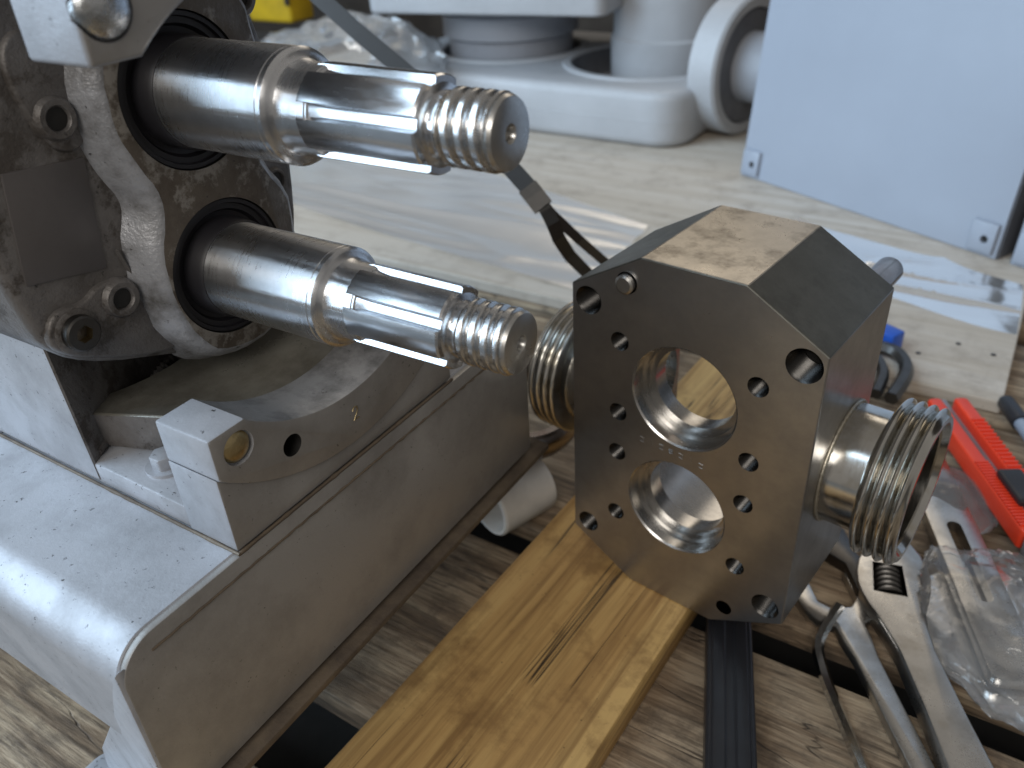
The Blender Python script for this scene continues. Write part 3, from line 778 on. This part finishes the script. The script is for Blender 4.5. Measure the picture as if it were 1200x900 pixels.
def bag(name, label, loc, rad, flat, seed, mat='bag_film', sub=5, amp=.20, rz=0):
    bm = bmesh.new(); bmesh.ops.create_icosphere(bm, subdivisions=sub, radius=1)
    for v in bm.verts:
        d = v.co.normalized()
        h = noise.fractal(d * 1.7 + Vector((seed, 0, 0)), 1, 2, 3) * amp
        r_ = abs(noise.noise(Vector((d.x * 3 + d.z * 2, d.y * 6, d.z * 7)) + Vector((seed, 2, 0)))); h += (.5 - r_) ** 3 * amp * 2.2
        p = d * (1 + h)
        v.co = Vector((p.x * rad[0], p.y * rad[1], max(-.35, p.z) * rad[2]))
    lo = min(v.co.z for v in bm.verts)
    for v in bm.verts: v.co.z -= lo
    o = obj(name, bm, mat, None, False, 50, label, 'plastic bag')
    o.location = loc; o.rotation_euler.z = rz
    return o
bag('plastic_bag', 'large crumpled clear plastic bag on the plywood behind the upper shaft', (-.90, .90, ZY + .010), (.19, .16, .112), 1, 3.3, rz=R_(-20))
bag('plastic_bag', 'small clear plastic bag of pinkish parts under the red knife', (.140, .325, ZP + .0008), (.034, .028, .010), 1, 8.1, sub=4, rz=R_(-40))
bag('plastic_bag', 'crumpled clear plastic bag beside the adjustable wrench', tuple(gnd(1165, 745, ZP).xy) + (ZP + .0008,), (.044, .062, .020), 1, 5.7, sub=5, rz=R_(25))

# ------------------------------------------------------------------ strap
def ud(px, py, D): return CAM + (rgt * ((px - 600) / F_PX) + dwn * ((py - 450) / F_PX) + fwd) * D
st = thing('packing_strap', 'black plastic packing strap hanging behind the shafts with a crimped joint', 'strap', gnd(735, 372, ZY))
side = rgt * .72 - dwn * .70
a0 = [(330, -42, .63), (420, 38, .61), (500, 105, .595), (560, 160, .585), (598, 196, .578), (616, 216, .574), (633, 238, .57)]
obj('band', strip([(ud(*p), side) for p in a0], .0125, .0009), 'strap_plastic', st, True)
b0 = [(626, 228, .572), (640, 246, .572), (648, 262, .575), (655, 280, .585), (668, 300, .61), (690, 322, .66), (720, 352, .75)]
e0 = gnd(735, 372, ZY + .002)
obj('band', strip([(ud(*p), rgt * .85 - dwn * .5) for p in b0] + [(e0, rgt)], .0095, .0009), 'strap_plastic', st, True)
c0 = [(624, 226, .573), (650, 254, .578), (680, 282, .60), (710, 308, .65), (745, 345, .76)]
e1 = gnd(765, 372, ZY + .002)
obj('band', strip([(ud(*p), side) for p in c0] + [(e1, rgt)], .0070, .0009), 'strap_plastic', st, True)
cl = [(618, 219, .5725), (626, 229, .5715), (637, 243, .5705)]
obj('crimp', strip([(ud(*p), side) for p in cl],   .0142, .0028), 'dark_steel', st, True)

# ------------------------------------------------------------------ castings and enclosures behind
cw = thing('white_casting', 'white painted rounded casting with two round wells on the plywood', 'casting', (-.58, 1.13, ZY), R_(-1))
def L(x, y): return (x + .58, y - 1.13)
bm = prism(rrect(-.36, .268, -.185, .22, .055, 8), .0004, .082, 'z', .014, 4, ang=50)
wells = [(.130, .012, .134), (-.16, .03, .125)]
bm = cut(bm, [(lathe([(.030, r), (.0815, r), (.0825, r + .004), (.12, r + .01)], 'z', (x, y, 0), 72), 1) for x, y, r in wells])
obj('base', bm, ['cast_white', 'cabinet_edge'], cw, False, 35)  # dark well faces: the shade inside is painted on
obj('parting_line', prism(rrect(-.3605, .2685, -.1855, .2205, .0555, 8), .038, .0405, 'z', .0006, 1, ang=50), 'cast_white', cw, False, 35)
for x, y, r in wells:
    obj('well_rim', lathe([(.082, r + .016), (.085, r + .014), (.085, r + .003), (.082, r + .002)], 'z', (x, y, 0), 72, True), 'cast_white', cw, False, 40)
gc = thing('white_cylinder', 'white stepped cylinder standing in the right well of the white casting', 'cylinder', (-.445, 1.188, ZY + .0305))
obj('barrel', lathe([(0, .092), (.0005, .094), (.085, .095), (.089, .091), (.092, .091), (.22, .089), (.225, .085)], 'z', (0, 0, 0), 72), 'cast_white', gc, False, 30)
gd = thing('grey_cylinder', 'grey cylinder standing in the left well under the white slab', 'cylinder', (-.735, 1.155, ZY + .0305))
obj('barrel', lathe([(0, .112), (.080, .112), (.084, .122), (.118, .122), (.124, .114), (.1345, .114)], 'z', (0, 0, 0), 72), 'cast_grey', gd, False, 30)
tp = thing('white_slab', 'thick white slab lying on top of the grey cylinder', 'slab', (-.76, 1.13, ZY + .1655), R_(9))
obj('plate', prism(rrect(-.16, .26, -.155, .15, .02), 0, .06, 'z', .005, 3, ang=50), 'cast_white', tp, False, 35)
dk = thing('white_disc', 'thick white flanged wheel standing on edge between casting and enclosure', 'wheel', (-.285, 1.075, ZY + .0006), R_(-14))
obj('rim', lathe([(-.024, .090), (-.020, .098), (.020, .098), (.024, .094), (.024, .082), (.004, .078), (.004, .02), (-.024, .02)], 'x', (0, 0, .098), 80, True), ['cast_white'], dk, False, 35)
obj('web', lathe([(-.015, .079), (.0215, .079)], 'x', (0, 0, .098), 60), 'cabinet_edge', dk, False, 35)  # dark colour stands in for the shadow on the right face
obj('hub', lathe([(.0, .050), (.075, .050), (.080, .045)], 'x', (0, 0, .098), 60), 'cast_grey', dk, False, 35)

def cabinet(A, B, lean, hgt, label, dep=.05):
    A, B = Vector((*A, ZY)), Vector((*B, ZY)); e = (B - A).normalized(); n = Vector((-e.y, e.x, 0))
    up = Vector((0, 0, math.cos(lean))) + n * math.sin(lean); bk = e.cross(up) * -1
    if bk.dot(n) < 0: bk = -bk
    rot = Matrix((e, bk, up)).transposed(); L_ = (B - A).length
    t = thing('sheet_enclosure', label, 'enclosure', A + Vector((0, 0, .0008)), rot)
    obj('front_panel', box(0, L_, 0, .0025, 0, hgt, .0008), 'cabinet_paint', t)
    obj('side_flange', box(-.0015, .0012, .0026, dep, .0, hgt), 'cabinet_edge', t)
    obj('side_flange', box(L_ - .0012, L_ + .0015, .0026, dep, .0, hgt), 'cabinet_edge', t)
    obj('back_panel', box(0, L_, dep, dep + .002, 0, hgt), 'cabinet_paint', t)
    for x in (.002, L_ - .032):
        bm = box(x, x + .028, -.0045, -.0004, .004, .036, .0012)
        bm = cut(bm, [(lathe([(-.02, .0042), (.02, .0042)], 'y', (x + .017, 0, .018), 20), 0)])
        o = obj('corner_tab', bm, 'cabinet_paint', t, False, 30)
        obj('hole', lathe([(-.0006, .0048), (-.0003, .0048)], 'y', (x + .017, 0, .018), 20), 'hole_black', o)
    return t
cabinet((-.2045, .8843), (.1192, .7319), R_(5.5), .44, 'large pale blue-grey sheet metal enclosure panel leaning upright behind the pump head')
cabinet((.134, .727), (.44, .60), R_(5.5), .44, 'second pale grey enclosure panel standing beside the large panel')
sb = thing('support_block', 'dark timber block propping up the enclosure panels from behind', 'block', (.02, .93, ZY))
obj('timber', box(-.16, .02, .0, .10, 0, .30, .002), 'wood_dark', sb)

yb = thing('yellow_case', 'scuffed yellow case standing far behind the upper shaft', 'case', (-1.83, 1.62, ZY))
obj('shell', box(-.12, .055, 0, .10, 0.0005, .26, .012, 3), 'yellow_paint', yb, False, 35)
obj('latch', box(.045, .06, -.006, -.0, .05, .10, .002), 'black_plastic', yb, False)

for o in bpy.data.objects:
    if '_m' in o: del o['_m']
